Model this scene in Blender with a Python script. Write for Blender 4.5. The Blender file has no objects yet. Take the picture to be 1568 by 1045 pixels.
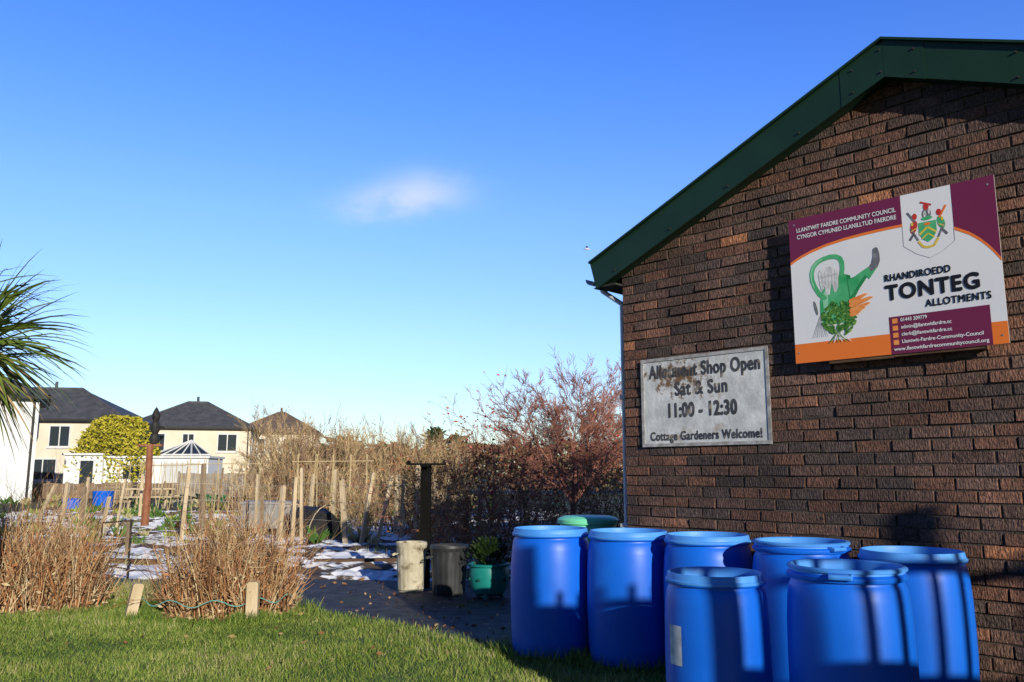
import bpy, math, random
import numpy as np
from mathutils import Vector, Matrix
R=random.Random(7)
scene=bpy.context.scene
scene.view_settings.view_transform='Standard'
scene.view_settings.look='None'
scene.view_settings.exposure=0
H=1.32
# ---------------------------------------------------------------- helpers
def M(name,c1,c2=None,scale=5,rough=.8,bump=0,bscale=40,spec=.3,metal=0,detail=6,lo=.35,hi=.65,c3=None,c3scale=1.5,c3lo=.5,c3hi=.6,stretch=None,trans=0):
    m=bpy.data.materials.new(name); m.use_nodes=True
    nt=m.node_tree; b=nt.nodes['Principled BSDF']
    b.inputs['Roughness'].default_value=rough
    b.inputs['Specular IOR Level'].default_value=spec
    b.inputs['Metallic'].default_value=metal
    tc=nt.nodes.new('ShaderNodeTexCoord'); src=tc.outputs['Object']
    if stretch:
        mp=nt.nodes.new('ShaderNodeMapping'); mp.inputs['Scale'].default_value=stretch
        nt.links.new(src,mp.inputs['Vector']); src=mp.outputs['Vector']
    if c2 is None:
        b.inputs['Base Color'].default_value=(*c1,1)
    else:
        n=nt.nodes.new('ShaderNodeTexNoise'); n.inputs['Scale'].default_value=scale; n.inputs['Detail'].default_value=detail
        nt.links.new(src,n.inputs['Vector'])
        r=nt.nodes.new('ShaderNodeValToRGB')
        r.color_ramp.elements[0].position=lo; r.color_ramp.elements[0].color=(*c1,1)
        r.color_ramp.elements[1].position=hi; r.color_ramp.elements[1].color=(*c2,1)
        nt.links.new(n.outputs['Fac'],r.inputs['Fac']); col=r.outputs['Color']
        if c3:
            n2=nt.nodes.new('ShaderNodeTexNoise'); n2.inputs['Scale'].default_value=c3scale; n2.inputs['Detail'].default_value=8
            n2.inputs['Roughness'].default_value=.65
            nt.links.new(src,n2.inputs['Vector'])
            mr=nt.nodes.new('ShaderNodeMapRange'); mr.inputs['From Min'].default_value=c3lo; mr.inputs['From Max'].default_value=c3hi
            nt.links.new(n2.outputs['Fac'],mr.inputs['Value'])
            mx=nt.nodes.new('ShaderNodeMix'); mx.data_type='RGBA'
            nt.links.new(mr.outputs['Result'],mx.inputs['Factor']); nt.links.new(col,mx.inputs['A']); mx.inputs['B'].default_value=(*c3,1)
            col=mx.outputs['Result']
        nt.links.new(col,b.inputs['Base Color'])
    if bump:
        n=nt.nodes.new('ShaderNodeTexNoise'); n.inputs['Scale'].default_value=bscale; n.inputs['Detail'].default_value=6
        nt.links.new(src,n.inputs['Vector'])
        bp=nt.nodes.new('ShaderNodeBump'); bp.inputs['Strength'].default_value=bump; bp.inputs['Distance'].default_value=.02
        nt.links.new(n.outputs['Fac'],bp.inputs['Height']); nt.links.new(bp.outputs['Normal'],b.inputs['Normal'])
    return m

class MB:
    def __init__(s): s.v=[];s.f=[];s.m=[]
    def add(s,vs,fs,mi=0):
        o=len(s.v); s.v.extend(vs)
        for f in fs: s.f.append([i+o for i in f]); s.m.append(mi)
    def box(s,x0,x1,y0,y1,z0,z1,mi=0):
        s.add([(x0,y0,z0),(x1,y0,z0),(x1,y1,z0),(x0,y1,z0),(x0,y0,z1),(x1,y0,z1),(x1,y1,z1),(x0,y1,z1)],
              [(0,3,2,1),(4,5,6,7),(0,1,5,4),(1,2,6,5),(2,3,7,6),(3,0,4,7)],mi)
    def prism(s,poly,y0,y1,mi=0):  # poly in (x,z)
        n=len(poly)
        vs=[(p[0],y0,p[1]) for p in poly]+[(p[0],y1,p[1]) for p in poly]
        fs=[tuple(range(n)),tuple(range(2*n-1,n-1,-1))]+[(i,i+n,(i+1)%n+n,(i+1)%n) for i in range(n)]
        s.add(vs,fs,mi)
    def slab(s,poly,z0,z1,mi=0):
        n=len(poly)
        vs=[(p[0],p[1],z0) for p in poly]+[(p[0],p[1],z1) for p in poly]
        fs=[tuple(range(n-1,-1,-1)),tuple(range(n,2*n))]+[(i,(i+1)%n,(i+1)%n+n,i+n) for i in range(n)]
        s.add(vs,fs,mi)
    def tube(s,pts,rad,n=3,mi=0,cap=False):
        dx=pts[-1][0]-pts[0][0];dy=pts[-1][1]-pts[0][1];dz=pts[-1][2]-pts[0][2]
        L=math.sqrt(dx*dx+dy*dy+dz*dz) or 1; dx/=L;dy/=L;dz/=L
        if abs(dz)<.9: ax,ay,az=-dy,dx,0.0
        else: ax,ay,az=dz,0.0,-dx
        l=math.sqrt(ax*ax+ay*ay+az*az) or 1; ax/=l;ay/=l;az/=l
        bx,by,bz=dy*az-dz*ay,dz*ax-dx*az,dx*ay-dy*ax
        o=len(s.v)
        cs=[(math.cos(2*math.pi*k/n),math.sin(2*math.pi*k/n)) for k in range(n)]
        for p,r in zip(pts,rad):
            for c,q in cs:
                s.v.append((p[0]+r*(ax*c+bx*q),p[1]+r*(ay*c+by*q),p[2]+r*(az*c+bz*q)))
        for i in range(len(pts)-1):
            for k in range(n):
                a=o+i*n+k;b=o+i*n+(k+1)%n
                s.f.append([a,b,b+n,a+n]); s.m.append(mi)
        if cap:
            s.f.append([o+k for k in range(n)][::-1]); s.m.append(mi)
            e=o+(len(pts)-1)*n
            s.f.append([e+k for k in range(n)]); s.m.append(mi)
    def rev(s,prof,c=(0,0,0),n=32,mi=0,mis=None):
        o=len(s.v)
        for r,z in prof:
            for k in range(n):
                a=2*math.pi*k/n
                s.v.append((c[0]+r*math.cos(a),c[1]+r*math.sin(a),c[2]+z))
        for i in range(len(prof)-1):
            for k in range(n):
                a=o+i*n+k;b=o+i*n+(k+1)%n
                s.f.append([a,b,b+n,a+n]); s.m.append(mis[i] if mis else mi)
    def quad(s,p,d,w,l,mi=0,rng=R):
        nx,ny,nz=rng.gauss(0,1),rng.gauss(0,1),rng.gauss(0,1)
        sx,sy,sz=d[1]*nz-d[2]*ny,d[2]*nx-d[0]*nz,d[0]*ny-d[1]*nx
        q=math.sqrt(sx*sx+sy*sy+sz*sz) or 1; sx*=w/q/2;sy*=w/q/2;sz*=w/q/2
        mx,my,mz=p[0]+d[0]*l*.5,p[1]+d[1]*l*.5,p[2]+d[2]*l*.5
        s.add([p,(mx+sx,my+sy,mz+sz),(p[0]+d[0]*l,p[1]+d[1]*l,p[2]+d[2]*l),(mx-sx,my-sy,mz-sz)],[(0,1,2,3)],mi)
    def obj(s,name,mats,parent=None,smooth=False,loc=None,rotz=None):
        me=bpy.data.meshes.new(name); me.from_pydata(s.v,[],s.f)
        for m in mats: me.materials.append(m)
        me.polygons.foreach_set('material_index',s.m)
        if smooth: me.polygons.foreach_set('use_smooth',[True]*len(s.f))
        me.update()
        ob=bpy.data.objects.new(name,me); scene.collection.objects.link(ob)
        if parent: ob.parent=parent
        if loc: ob.location=loc
        if rotz is not None: ob.rotation_euler=(0,0,rotz)
        return ob
def empty(name,loc=(0,0,0),rotz=0):
    e=bpy.data.objects.new(name,None); scene.collection.objects.link(e)
    e.location=loc; e.rotation_euler=(0,0,rotz); e.empty_display_size=.2
    return e
def autosmooth(ob,ang=35):
    ob.data.polygons.foreach_set('use_smooth',[True]*len(ob.data.polygons))
    ob.data.set_sharp_from_angle(angle=math.radians(ang))
def text(s,parent,x0,x1,z,size,mat,y,name,bold=.0,italic=0,space=1.0):
    # letters as flat mesh; bold weight = stacked copies spread by the stroke gain
    cu=bpy.data.curves.new(name,'FONT'); cu.body=s; cu.size=size; cu.shear=italic; cu.space_character=space; cu.resolution_u=6
    t=bpy.data.objects.new(name,cu); scene.collection.objects.link(t)
    bpy.context.view_layer.update()
    dg=bpy.context.evaluated_depsgraph_get()
    me=bpy.data.meshes.new_from_object(t.evaluated_get(dg))
    bpy.data.objects.remove(t)
    V=[tuple(v.co) for v in me.vertices]; F=[list(p.vertices) for p in me.polygons]
    xs=[v[0] for v in V]; a,b=min(xs),max(xs)
    k=(x1-x0)/(b-a)
    mb=MB()
    offs=[(0,0)] if bold==0 else [(0,0),(bold,0),(-bold,0),(0,bold),(0,-bold),(bold*.7,bold*.7),(-bold*.7,bold*.7),(bold*.7,-bold*.7),(-bold*.7,-bold*.7)]
    for i,(ox,oz) in enumerate(offs):
        mb.add([((v[0]-a)*k+ox,-.00006*i,v[1]+oz) for v in V],F,0)
    o=mb.obj(name,[mat],parent); o.location=(x0,y,z)
    return o
# ---------------------------------------------------------------- materials
white=M('white_paint',(.72,.73,.74),(.62,.64,.64),3,rough=.5)
dark=M('dark',(.02,.02,.02),(.03,.028,.025),8,rough=.6)
wood=M('wood',(.20,.145,.09),(.34,.26,.17),12,bump=.3,stretch=(1,1,.15))
woodpale=M('wood_pale',(.46,.36,.22),(.62,.50,.34),12,bump=.3,stretch=(1,1,.2),c3=(.3,.21,.12),c3scale=6,c3lo=.58,c3hi=.75)
woodred=M('wood_red',(.22,.08,.04),(.30,.13,.07),8)
steel=M('galvanised',(.30,.30,.29),(.42,.42,.41),6,rough=.45,metal=.6,c3=(.12,.10,.09),c3scale=5,c3lo=.55,c3hi=.7)
glass=M('window_glass',(.03,.04,.05),rough=.08,spec=.6)
# ---------------------------------------------------------------- sky/world
EL=math.radians(15.5); SX,SY=.40,-.9165
w=bpy.data.worlds.new('World'); scene.world=w; w.use_nodes=True
nt=w.node_tree; nt.nodes.clear()
out=nt.nodes.new('ShaderNodeOutputWorld'); bg=nt.nodes.new('ShaderNodeBackground')
sky=nt.nodes.new('ShaderNodeTexSky'); sky.sky_type='NISHITA'; sky.sun_disc=False
sky.sun_elevation=EL; sky.sun_rotation=math.atan2(SX,SY); sky.air_density=1.0; sky.dust_density=.3; sky.ozone_density=2.2
bg.inputs['Strength'].default_value=.15
tc=nt.nodes.new('ShaderNodeTexCoord')
def math_(op,a,b=None,c=None):
    n=nt.nodes.new('ShaderNodeMath'); n.operation=op
    for i,x in enumerate((a,b,c)):
        if x is None: continue
        if isinstance(x,(int,float)): n.inputs[i].default_value=x
        else: nt.links.new(x,n.inputs[i])
    return n.outputs[0]
def dot(vec,v):
    n=nt.nodes.new('ShaderNodeVectorMath'); n.operation='DOT_PRODUCT'; nt.links.new(vec,n.inputs[0]); n.inputs[1].default_value=v
    return n.outputs['Value']
ramp=nt.nodes.new('ShaderNodeValToRGB'); cr=ramp.color_ramp
stops=[(0.0,(.80,.90,1.06)),(.06,(.88,.97,1.18)),(.16,(.94,1.06,1.5)),(.30,(.86,1.10,1.8)),(.42,(.62,1.00,1.95)),(.52,(.48,.90,2.0)),(.8,(.22,.5,1.1)),(1.0,(.2,.4,.9))]
cr.elements[0].position=0; cr.elements[0].color=(*[c/2 for c in stops[0][1]],1)
cr.elements[1].position=1; cr.elements[1].color=(*[c/2 for c in stops[-1][1]],1)
for p_,c_ in stops[1:-1]:
    e=cr.elements.new(p_); e.color=(*[c/2 for c in c_],1)
nt.links.new(dot(tc.outputs['Generated'],(0,0,1)),ramp.inputs['Fac'])
v1=nt.nodes.new('ShaderNodeVectorMath'); v1.operation='MULTIPLY'; nt.links.new(sky.outputs['Color'],v1.inputs[0]); nt.links.new(ramp.outputs['Color'],v1.inputs[1])
sw=nt.nodes.new('ShaderNodeMapRange'); sw.inputs['From Min'].default_value=-.35; sw.inputs['From Max'].default_value=.5; sw.inputs['To Min'].default_value=2.05; sw.inputs['To Max'].default_value=.32  # sky colour dimmed toward the sun, an added cut to the ambient fill
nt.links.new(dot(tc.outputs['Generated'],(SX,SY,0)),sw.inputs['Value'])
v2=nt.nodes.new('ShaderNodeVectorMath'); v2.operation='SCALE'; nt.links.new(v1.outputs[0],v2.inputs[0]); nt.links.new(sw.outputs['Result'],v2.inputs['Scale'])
noi=nt.nodes.new('ShaderNodeTexNoise'); noi.inputs['Scale'].default_value=9; noi.inputs['Detail'].default_value=8; noi.inputs['Roughness'].default_value=.55
mp=nt.nodes.new('ShaderNodeMapping'); mp.inputs['Scale'].default_value=(1,1,2.0)
nt.links.new(tc.outputs['Generated'],mp.inputs['Vector']); nt.links.new(mp.outputs['Vector'],noi.inputs['Vector'])
az,el=math.radians(-7.3),math.radians(18.9)
right=(math.cos(az),-math.sin(az),0); upv=(-math.sin(el)*math.sin(az),-math.sin(el)*math.cos(az),math.cos(el)); fw=(math.cos(el)*math.sin(az),math.cos(el)*math.cos(az),math.sin(el))
nd=math_('SUBTRACT',noi.outputs['Fac'],.5)
a=math_('ADD',dot(tc.outputs['Generated'],right),math_('MULTIPLY',nd,.10))
b=math_('ADD',dot(tc.outputs['Generated'],upv),math_('ADD',math_('MULTIPLY',nd,.07),math_('MULTIPLY',a,-.12)))
q=math_('ADD',math_('POWER',math_('ABSOLUTE',math_('DIVIDE',a,.060)),2.0),math_('POWER',math_('ABSOLUTE',math_('DIVIDE',b,.019)),2.0))
msk=math_('POWER',2.718,math_('MULTIPLY',q,-1.0))
front=math_('GREATER_THAN',dot(tc.outputs['Generated'],fw),0)
msk=math_('MULTIPLY',math_('MULTIPLY',msk,front),math_('MULTIPLY',noi.outputs['Fac'],1.5))
mix=nt.nodes.new('ShaderNodeMix'); mix.data_type='RGBA'
nt.links.new(msk,mix.inputs['Factor']); nt.links.new(v2.outputs[0],mix.inputs['A']); mix.inputs['B'].default_value=(4.9,5.4,6.4,1)
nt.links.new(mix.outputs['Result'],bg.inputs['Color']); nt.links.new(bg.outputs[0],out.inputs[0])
sun=bpy.data.lights.new('sun','SUN'); sun.energy=5; sun.angle=math.radians(.5); sun.color=(1,.93,.80)
so=bpy.data.objects.new('sun',sun); scene.collection.objects.link(so)
sd=Vector((SX*math.cos(EL),SY*math.cos(EL),math.sin(EL)))
so.rotation_euler=sd.to_track_quat('Z','Y').to_euler(); so.location=(5,-10,12)
# ---------------------------------------------------------------- camera
cam=bpy.data.cameras.new('camera'); co=bpy.data.objects.new('camera',cam); scene.collection.objects.link(co)
co.location=(0,0,H); co.rotation_euler=(math.radians(90+9.07),0,0); cam.lens=29.04; cam.sensor_width=36; cam.clip_end=2000; scene.camera=co
# ---------------------------------------------------------------- ground
soil=M('allotment_soil',(.045,.05,.018),(.12,.085,.05),.9,bump=.6,bscale=9,c3=(.06,.10,.022),c3scale=.22,c3lo=.5,c3hi=.58)
mb=MB(); mb.add([(-400,-60,0),(400,-60,0),(400,900,0),(-400,900,0)],[(0,1,2,3)]); mb.obj('ground',[soil])
plotm=M('frosty_soil',(.06,.038,.022),(.13,.085,.05),4,bump=.7,bscale=14,c3=(.84,.86,.90),c3scale=1.8,c3lo=.47,c3hi=.50,stretch=(.6,1.0,1))
mb=MB(); nx,ny=150,110
for j in range(ny+1):
    for i in range(nx+1):
        x=-16+17.5*i/nx; y=10.4+17*j/ny
        edge=min(i,nx-i,j,ny-j)
        mb.v.append((x,y,.012+((R.random()*.06+.03+.03*math.sin(y*4+.3*math.sin(x))) if edge>0 else -.01)))
for j in range(ny):
    for i in range(nx):
        a=j*(nx+1)+i; mb.f.append([a,a+1,a+nx+2,a+nx+1]); mb.m.append(0)
mb.obj('garden_plot',[plotm])
tar=M('tarmac',(.024,.024,.026),(.08,.077,.074),7,rough=.7,bump=.5,bscale=90,c3=(.05,.065,.03),c3scale=2.2,c3lo=.55,c3hi=.64)
mb=MB(); mb.slab([(-14,9.2),(-5,9.1),(-3.2,8.7),(-2.2,8.1),(-1.0,7.2),(-.4,6.4),(.1,5.6),(1.6,5.2),(4,8.5),(2.2,10.6),(-1.0,10.3),(-2.5,10.5),(-4.5,11.6),(-14,12.2)],-.05,.03)
mb.obj('path',[tar])
lawnpoly=[(-14,-8),(10,-8),(6,3),(2.2,4.6),(1.2,5.7),(.1,6.2),(-.45,6.75),(-1.05,7.45),(-2.2,8.35),(-3.2,8.75),(-5,8.95),(-9,8.9),(-14,9)]
lawn=M('lawn_soil',(.06,.09,.012),(.11,.14,.03),6,bump=.5,bscale=60,c3=(.07,.06,.03),c3scale=1.6,c3lo=.58,c3hi=.7)
mb=MB(); mb.slab(lawnpoly,-.05,.04); mb.obj('lawn',[lawn])
def inside(x,y,P):
    c=False;j=len(P)-1
    for i in range(len(P)):
        if (P[i][1]>y)!=(P[j][1]>y) and x<(P[j][0]-P[i][0])*(y-P[i][1])/(P[j][1]-P[i][1])+P[i][0]: c=not c
        j=i
    return c
g1=M('grass_a',(.13,.215,.025),(.20,.28,.045),1.2,rough=.6); g2=M('grass_b',(.25,.31,.055),(.33,.37,.09),1.2,rough=.6); g3=M('grass_dry',(.42,.38,.18),(.48,.42,.24),2)
g4=M('grass_deep',(.06,.13,.015),(.10,.18,.03),1.2,rough=.6)
mb=MB()
n=0
while n<105000:
    y=4.6+R.random()*4.5; x=R.uniform(-.72*y-.3,2.4)
    if not inside(x+R.gauss(0,.07),y+R.gauss(0,.07),lawnpoly): continue
    n+=1
    cl=math.sin(x*2.1+1.3*math.sin(y*1.7))*math.sin(y*2.7+x)+.5*math.sin(x*7+y*3)*math.sin(y*9-x*4)
    h=R.uniform(.018,.046)*(1+.35*cl)*(1.6 if R.random()<.03 else 1); a=R.random()*6.283; wv=.0035
    lx,ly=R.gauss(0,.022),R.gauss(0,.022)
    cx,sx=math.cos(a)*wv,math.sin(a)*wv
    r=R.random()+cl*.16
    mb.add([(x-cx,y-sx,.03),(x+cx,y+sx,.03),(x+lx,y+ly,.038+h)],[(0,1,2)],3 if r<.2 else (0 if r<.62 else (1 if r<.95 else 2)))
for i in range(12000):
    t=R.random(); x=-9+t*6.9; y=8.85+R.gauss(0,.13) if x<-3.2 else 8.75-(x+3.2)*.38+R.gauss(0,.06)
    h=R.uniform(.06,.24); a=R.random()*6.283; cx,sx=math.cos(a)*.005,math.sin(a)*.005
    mb.add([(x-cx,y-sx,.03),(x+cx,y+sx,.03),(x+R.gauss(0,.07),y+R.gauss(0,.07),.03+h)],[(0,1,2)],2 if R.random()<.7 else 1)
# longer tufts round the drums and against the shrub beds
for (bx,by,br) in [(.285,6.25,.36),(.82,5.97,.36),(1.0,4.2,.32),(-2.62,7.95,.72),(-4.75,8.25,.95),(-3.37,7.55,.1),(-2.27,7.5,.1)]:
    for i in range(900):
        an=R.random()*6.283; rr=br+abs(R.gauss(0,.05)); x=bx+rr*math.cos(an); y=by+rr*.85*math.sin(an)
        h=R.uniform(.04,.13); a=R.random()*6.283; cx,sx=math.cos(a)*.004,math.sin(a)*.004
        mb.add([(x-cx,y-sx,.03),(x+cx,y+sx,.03),(x+R.gauss(0,.04),y+R.gauss(0,.04),.03+h)],[(0,1,2)],R.choice([0,1,3,3]))
mb.obj('grass',[g1,g2,g3,g4])
fl1=M('dead_leaf',(.16,.07,.03),(.28,.14,.06),9); fl2=M('dead_leaf_pale',(.35,.22,.10),(.42,.3,.15),9)
mb=MB()
for i in range(1100):
    y=R.uniform(5.5,12); x=R.uniform(-.6*y,.4)
    if inside(x,y,lawnpoly) and R.random()<.92: continue
    mb.quad((x,y,.065 if inside(x,y,lawnpoly) else .036+R.random()*.01),(R.gauss(0,1)*.7,R.gauss(0,1)*.7,.08),.03,.045,0 if R.random()<.7 else 1)
mb.obj('fallen_leaves',[fl1,fl2])
# ---------------------------------------------------------------- brick building
UA=2.18; ZA=4.03; SL=.424
BO=(.894,6.506,0); BR=math.radians(-45)
bld=empty('brick_building',BO,BR)
def roofz(u): return ZA-SL*abs(u-UA)
mortar=M('mortar',(.045,.036,.030),(.11,.088,.072),5,bump=.6,bscale=80,rough=.95)
bm=bpy.data.materials.new('brick'); bm.use_nodes=True; t=bm.node_tree; bs=t.nodes['Principled BSDF']
at=t.nodes.new('ShaderNodeAttribute'); at.attribute_name='bc'
tcx=t.nodes.new('ShaderNodeTexCoord')
n1=t.nodes.new('ShaderNodeTexNoise'); n1.inputs['Scale'].default_value=45; n1.inputs['Detail'].default_value=8; n1.inputs['Roughness'].default_value=.75
t.links.new(tcx.outputs['Object'],n1.inputs['Vector'])
rp=t.nodes.new('ShaderNodeMapRange'); rp.inputs['From Min'].default_value=.32; rp.inputs['From Max'].default_value=.68; rp.inputs['To Min'].default_value=.25; rp.inputs['To Max'].default_value=2.0
t.links.new(n1.outputs['Fac'],rp.inputs['Value'])
vm=t.nodes.new('ShaderNodeVectorMath'); vm.operation='SCALE'
t.links.new(at.outputs['Color'],vm.inputs[0]); t.links.new(rp.outputs['Result'],vm.inputs['Scale'])
n3=t.nodes.new('ShaderNodeTexNoise'); n3.inputs['Scale'].default_value=1.3; n3.inputs['Detail'].default_value=5
t.links.new(tcx.outputs['Object'],n3.inputs['Vector'])
rp3=t.nodes.new('ShaderNodeMapRange'); rp3.inputs['From Min'].default_value=.35; rp3.inputs['From Max'].default_value=.65; rp3.inputs['To Min'].default_value=.6; rp3.inputs['To Max'].default_value=1.4
t.links.new(n3.outputs['Fac'],rp3.inputs['Value'])
vm2=t.nodes.new('ShaderNodeVectorMath'); vm2.operation='SCALE'; t.links.new(vm.outputs[0],vm2.inputs[0]); t.links.new(rp3.outputs['Result'],vm2.inputs['Scale'])
t.links.new(vm2.outputs[0],bs.inputs['Base Color'])
mpx=t.nodes.new('ShaderNodeMapping'); mpx.inputs['Scale'].default_value=(1.6,1,.55); t.links.new(tcx.outputs['Object'],mpx.inputs['Vector'])
n2=t.nodes.new('ShaderNodeTexNoise'); n2.inputs['Scale'].default_value=70; n2.inputs['Detail'].default_value=5; t.links.new(mpx.outputs['Vector'],n2.inputs['Vector'])
bp=t.nodes.new('ShaderNodeBump'); bp.inputs['Strength'].default_value=1.0; bp.inputs['Distance'].default_value=.016
t.links.new(n2.outputs['Fac'],bp.inputs['Height']); t.links.new(bp.outputs['Normal'],bs.inputs['Normal'])
bs.inputs['Roughness'].default_value=.7; bs.inputs['Specular IOR Level'].default_value=.4
W=4.36
mb=MB()
eh=lambda u: roofz(u)-.08
mb.prism([(0.0,-.1),(W,-.1),(W,eh(W)),(UA,eh(UA)),(0,eh(0))],0,6.4,0)
mb.obj('wall_core',[mortar],bld)
def bricks(name,width,topf,place):
    mb=MB(); cols=[]
    z=-.05; row=0
    while z<4.1:
        x=-.1125 if row%2 else 0.0
        while x<width:
            x0=max(x,0)+.0; x1=min(x+.215,width)
            if x1-x0>.05 and min(topf(x0),topf(x1))>z+.01:
                z0=z+R.gauss(0,.0016); z1=z+.065+R.gauss(0,.0016)
                jx=R.gauss(0,.002); d=-.010+R.gauss(0,.0025)
                e=.004
                dd=[d+R.gauss(0,.0020) for _ in range(4)]
                xa,xb=x0+jx,x1+jx
                if x0<=0: xa=0
                vs=[(xa,0.001,z0),(xb,0.001,z0),(xb,0.001,z1),(xa,0.001,z1),
                    (xa,d*.55,z0),(xb,d*.55,z0),(xb,d*.55,z1),(xa,d*.55,z1),
                    (xa+e,dd[0],z0+e),(xb-e,dd[1],z0+e),(xb-e,dd[2],z1-e),(xa+e,dd[3],z1-e)]
                fs=[(8,9,10,11)]+[(i,(i+1)%4,(i+1)%4+4,i+4) for i in range(4)]+[(i+4,(i+1)%4+4,(i+1)%4+8,i+8) for i in range(4)]
                mb.add(vs,fs)
                r=R.random(); k=R.uniform(.7,1.3)
                if r<.010: c=(.30,.125,.06)
                elif r<.34: c=(.13*k,.060*k,.038*k)
                elif r<.8: c=(.092*k,.051*k,.038*k)
                else: c=(.062*k,.042*k,.036*k)
                cols+= [(*c,1)]*(9*4)
            x+=.225
        z+=.075; row+=1
    ob=mb.obj(name,[bm],bld)
    ca=ob.data.color_attributes.new('bc','FLOAT_COLOR','CORNER')
    ca.data.foreach_set('color',np.array(cols,dtype=np.float32).ravel())
    return ob
bricks('front_bricks',W,lambda u:roofz(u)-.12,None)
ob=bricks('side_bricks',6.4,lambda u:roofz(0)-.1,None)
ob.rotation_euler=(0,0,math.radians(-90)); ob.location=(0,6.4,0)
green=M('green_trim',(.008,.030,.016),(.011,.038,.021),3,rough=.45,spec=.3)
roofm=M('roof_sheet',(.04,.045,.045),(.07,.07,.07),3,rough=.7)
mb=MB()
D=.24
ul,ur=-.235,W+.235
def P(u,off): return (u,roofz(u)-off)
mb.prism([P(ul,0),(UA,ZA),(UA,ZA-D),(ul+.06,roofz(ul+.06)-D)],-.125,-.10,0)
mb.prism([(UA,ZA),P(ur,0),(ur-.06,roofz(ur-.06)-D),(UA,ZA-D)],-.125,-.10,0)
mb.prism([P(UA-.28,-.006),(UA,ZA+.008),(UA,ZA-D-.006),(UA-.28,roofz(UA-.28)-D-.004)],-.129,-.1255,0)
mb.prism([(UA+.002,ZA+.008),P(UA+.24,-.006),(UA+.24,roofz(UA+.24)-D-.004),(UA+.002,ZA-D-.006)],-.129,-.1255,0)
mb.prism([P(ul,-.018),(UA,ZA+.018),(UA,ZA+.002),P(ul,-.002)],-.15,.02,0)
mb.prism([(UA,ZA+.018),P(ur,-.018),P(ur,-.002),(UA,ZA+.002)],-.15,.02,0)
mb.prism([P(ul+.01,D*.86),(UA,ZA-D+.02),(UA,ZA-D+.005),P(ul+.05,D-.012)],-.099,-.012,0)
mb.prism([(UA,ZA-D+.02),P(ur-.01,D*.86),P(ur-.05,D-.012),(UA,ZA-D+.005)],-.099,-.012,0)
mb.obj('bargeboard',[green],bld)
mb=MB()
for u in [0.02,.55,1.05,1.6,UA-.2,UA-.02,UA+.18,2.9,3.5]:
    for o in ((.2,) if u<UA-.3 else (.05,.2)):
        mb.tube([(u,-.14,roofz(u)-o),(u,-.125,roofz(u)-o)],[.006,.008],8,0,True)
mb.obj('bargeboard_screws',[dark],bld)
mb=MB()
mb.prism([P(ul+.02,.004),(UA,ZA-.004),(UA,ZA-.05),P(ul+.02,.05)],-.098,6.5,0)
mb.prism([(UA,ZA-.004),P(ur-.02,.004),P(ur-.02,.05),(UA,ZA-.05)],-.098,6.5,0)
mb.obj('roof',[roofm],bld)
pvc=M('pvc_pipe',(.55,.57,.58),(.42,.44,.45),5,rough=.4)
mb=MB()
gz=roofz(ul)-.10
prof=[(ul-.05+.055*math.cos(a),gz+.055*math.sin(a)) for a in [math.pi+math.pi*k/8 for k in range(9)]]
prof2=[(ul-.05+.050*math.cos(a),gz+.050*math.sin(a)) for a in [2*math.pi-math.pi*k/8 for k in range(9)]]
mb.prism(prof+prof2,-.06,6.5,0)
mb.tube([(ul-.04,.08,gz-.05),(ul-.02,.08,gz-.1),(-.045,.06,gz-.24),(-.045,.06,.1)],[.03]*4,12,0,True)
mb.box(-.09,0,.02,.10,1.9,1.93,0); mb.box(-.09,0,.02,.10,.9,.93,0)
ob=mb.obj('gutter_and_downpipe',[pvc],bld)
fas=M('fascia_dark',(.03,.035,.03),(.04,.045,.04)); mb=MB(); mb.box(ul+.03,ul+.05,-.095,6.45,roofz(ul)-.2,roofz(ul)-.055,0); mb.box(ul+.051,-.001,-.095,6.45,roofz(ul)-.2,roofz(ul)-.185,0); mb.obj('eaves_soffit',[fas],bld)
# ---------------------------------------------------------------- signs
def spos(u,n):
    return (BO[0]+.70711*u-.70711*n, BO[1]-.70711*u-.70711*n,0)
maroon=M('maroon_print',(.17,.018,.065),rough=.4,spec=.4); orange=M('orange_print',(.85,.20,.03),rough=.4)
swhite=M('sign_white',(.82,.82,.84),(.76,.77,.80),2,rough=.35,spec=.4)
sblack=M('print_black',(.012,.012,.015),rough=.4); sgrey=M('print_grey',(.10,.105,.12),(.25,.25,.27),20,rough=.5)
lgrey=M('print_light_grey',(.42,.43,.45),rough=.5)
sgreen=M('print_green',(.04,.36,.12),(.12,.52,.24),9,rough=.4); dgreen=M('print_dark_green',(.015,.10,.015),(.10,.28,.04),60,rough=.5)
mgreen=M('print_mid_green',(.06,.22,.03),(.22,.42,.08),60,rough=.5); sgd=M('print_green_shade',(.02,.22,.07),(.03,.28,.09),9,rough=.4)
red=M('print_red',(.55,.04,.03),rough=.4); yel=M('print_yellow',(.75,.55,.08),rough=.4); carrot=M('print_carrot',(.8,.22,.04),(.9,.36,.10),30,rough=.4)
pw=M('print_pale',(.5,.52,.52),(.8,.8,.8),25)
cs=empty('allotment_sign',spos(1.474,.09),BR)
cs.location.z=2.03
SW,SH=1.249,.975
mb=MB(); mb.box(0,SW,0,.004,0,SH); mb.obj('panel',[swhite],cs)
arc=[(0,.30),(.05,.268),(.12,.238),(.2,.215),(.3,.198),(.4,.19),(.5,.186),(.57,.185),(.62,.188),(.7,.205),(.77,.235),(.83,.275),(.88,.315),(.92,.36),(.96,.42),(1,.50)]
def arcv(u):
    for (a,b),(c,d) in zip(arc,arc[1:]):
        if a<=u<=c: return b+(d-b)*(u-a)/(c-a)
    return .5
mb=MB()
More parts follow.
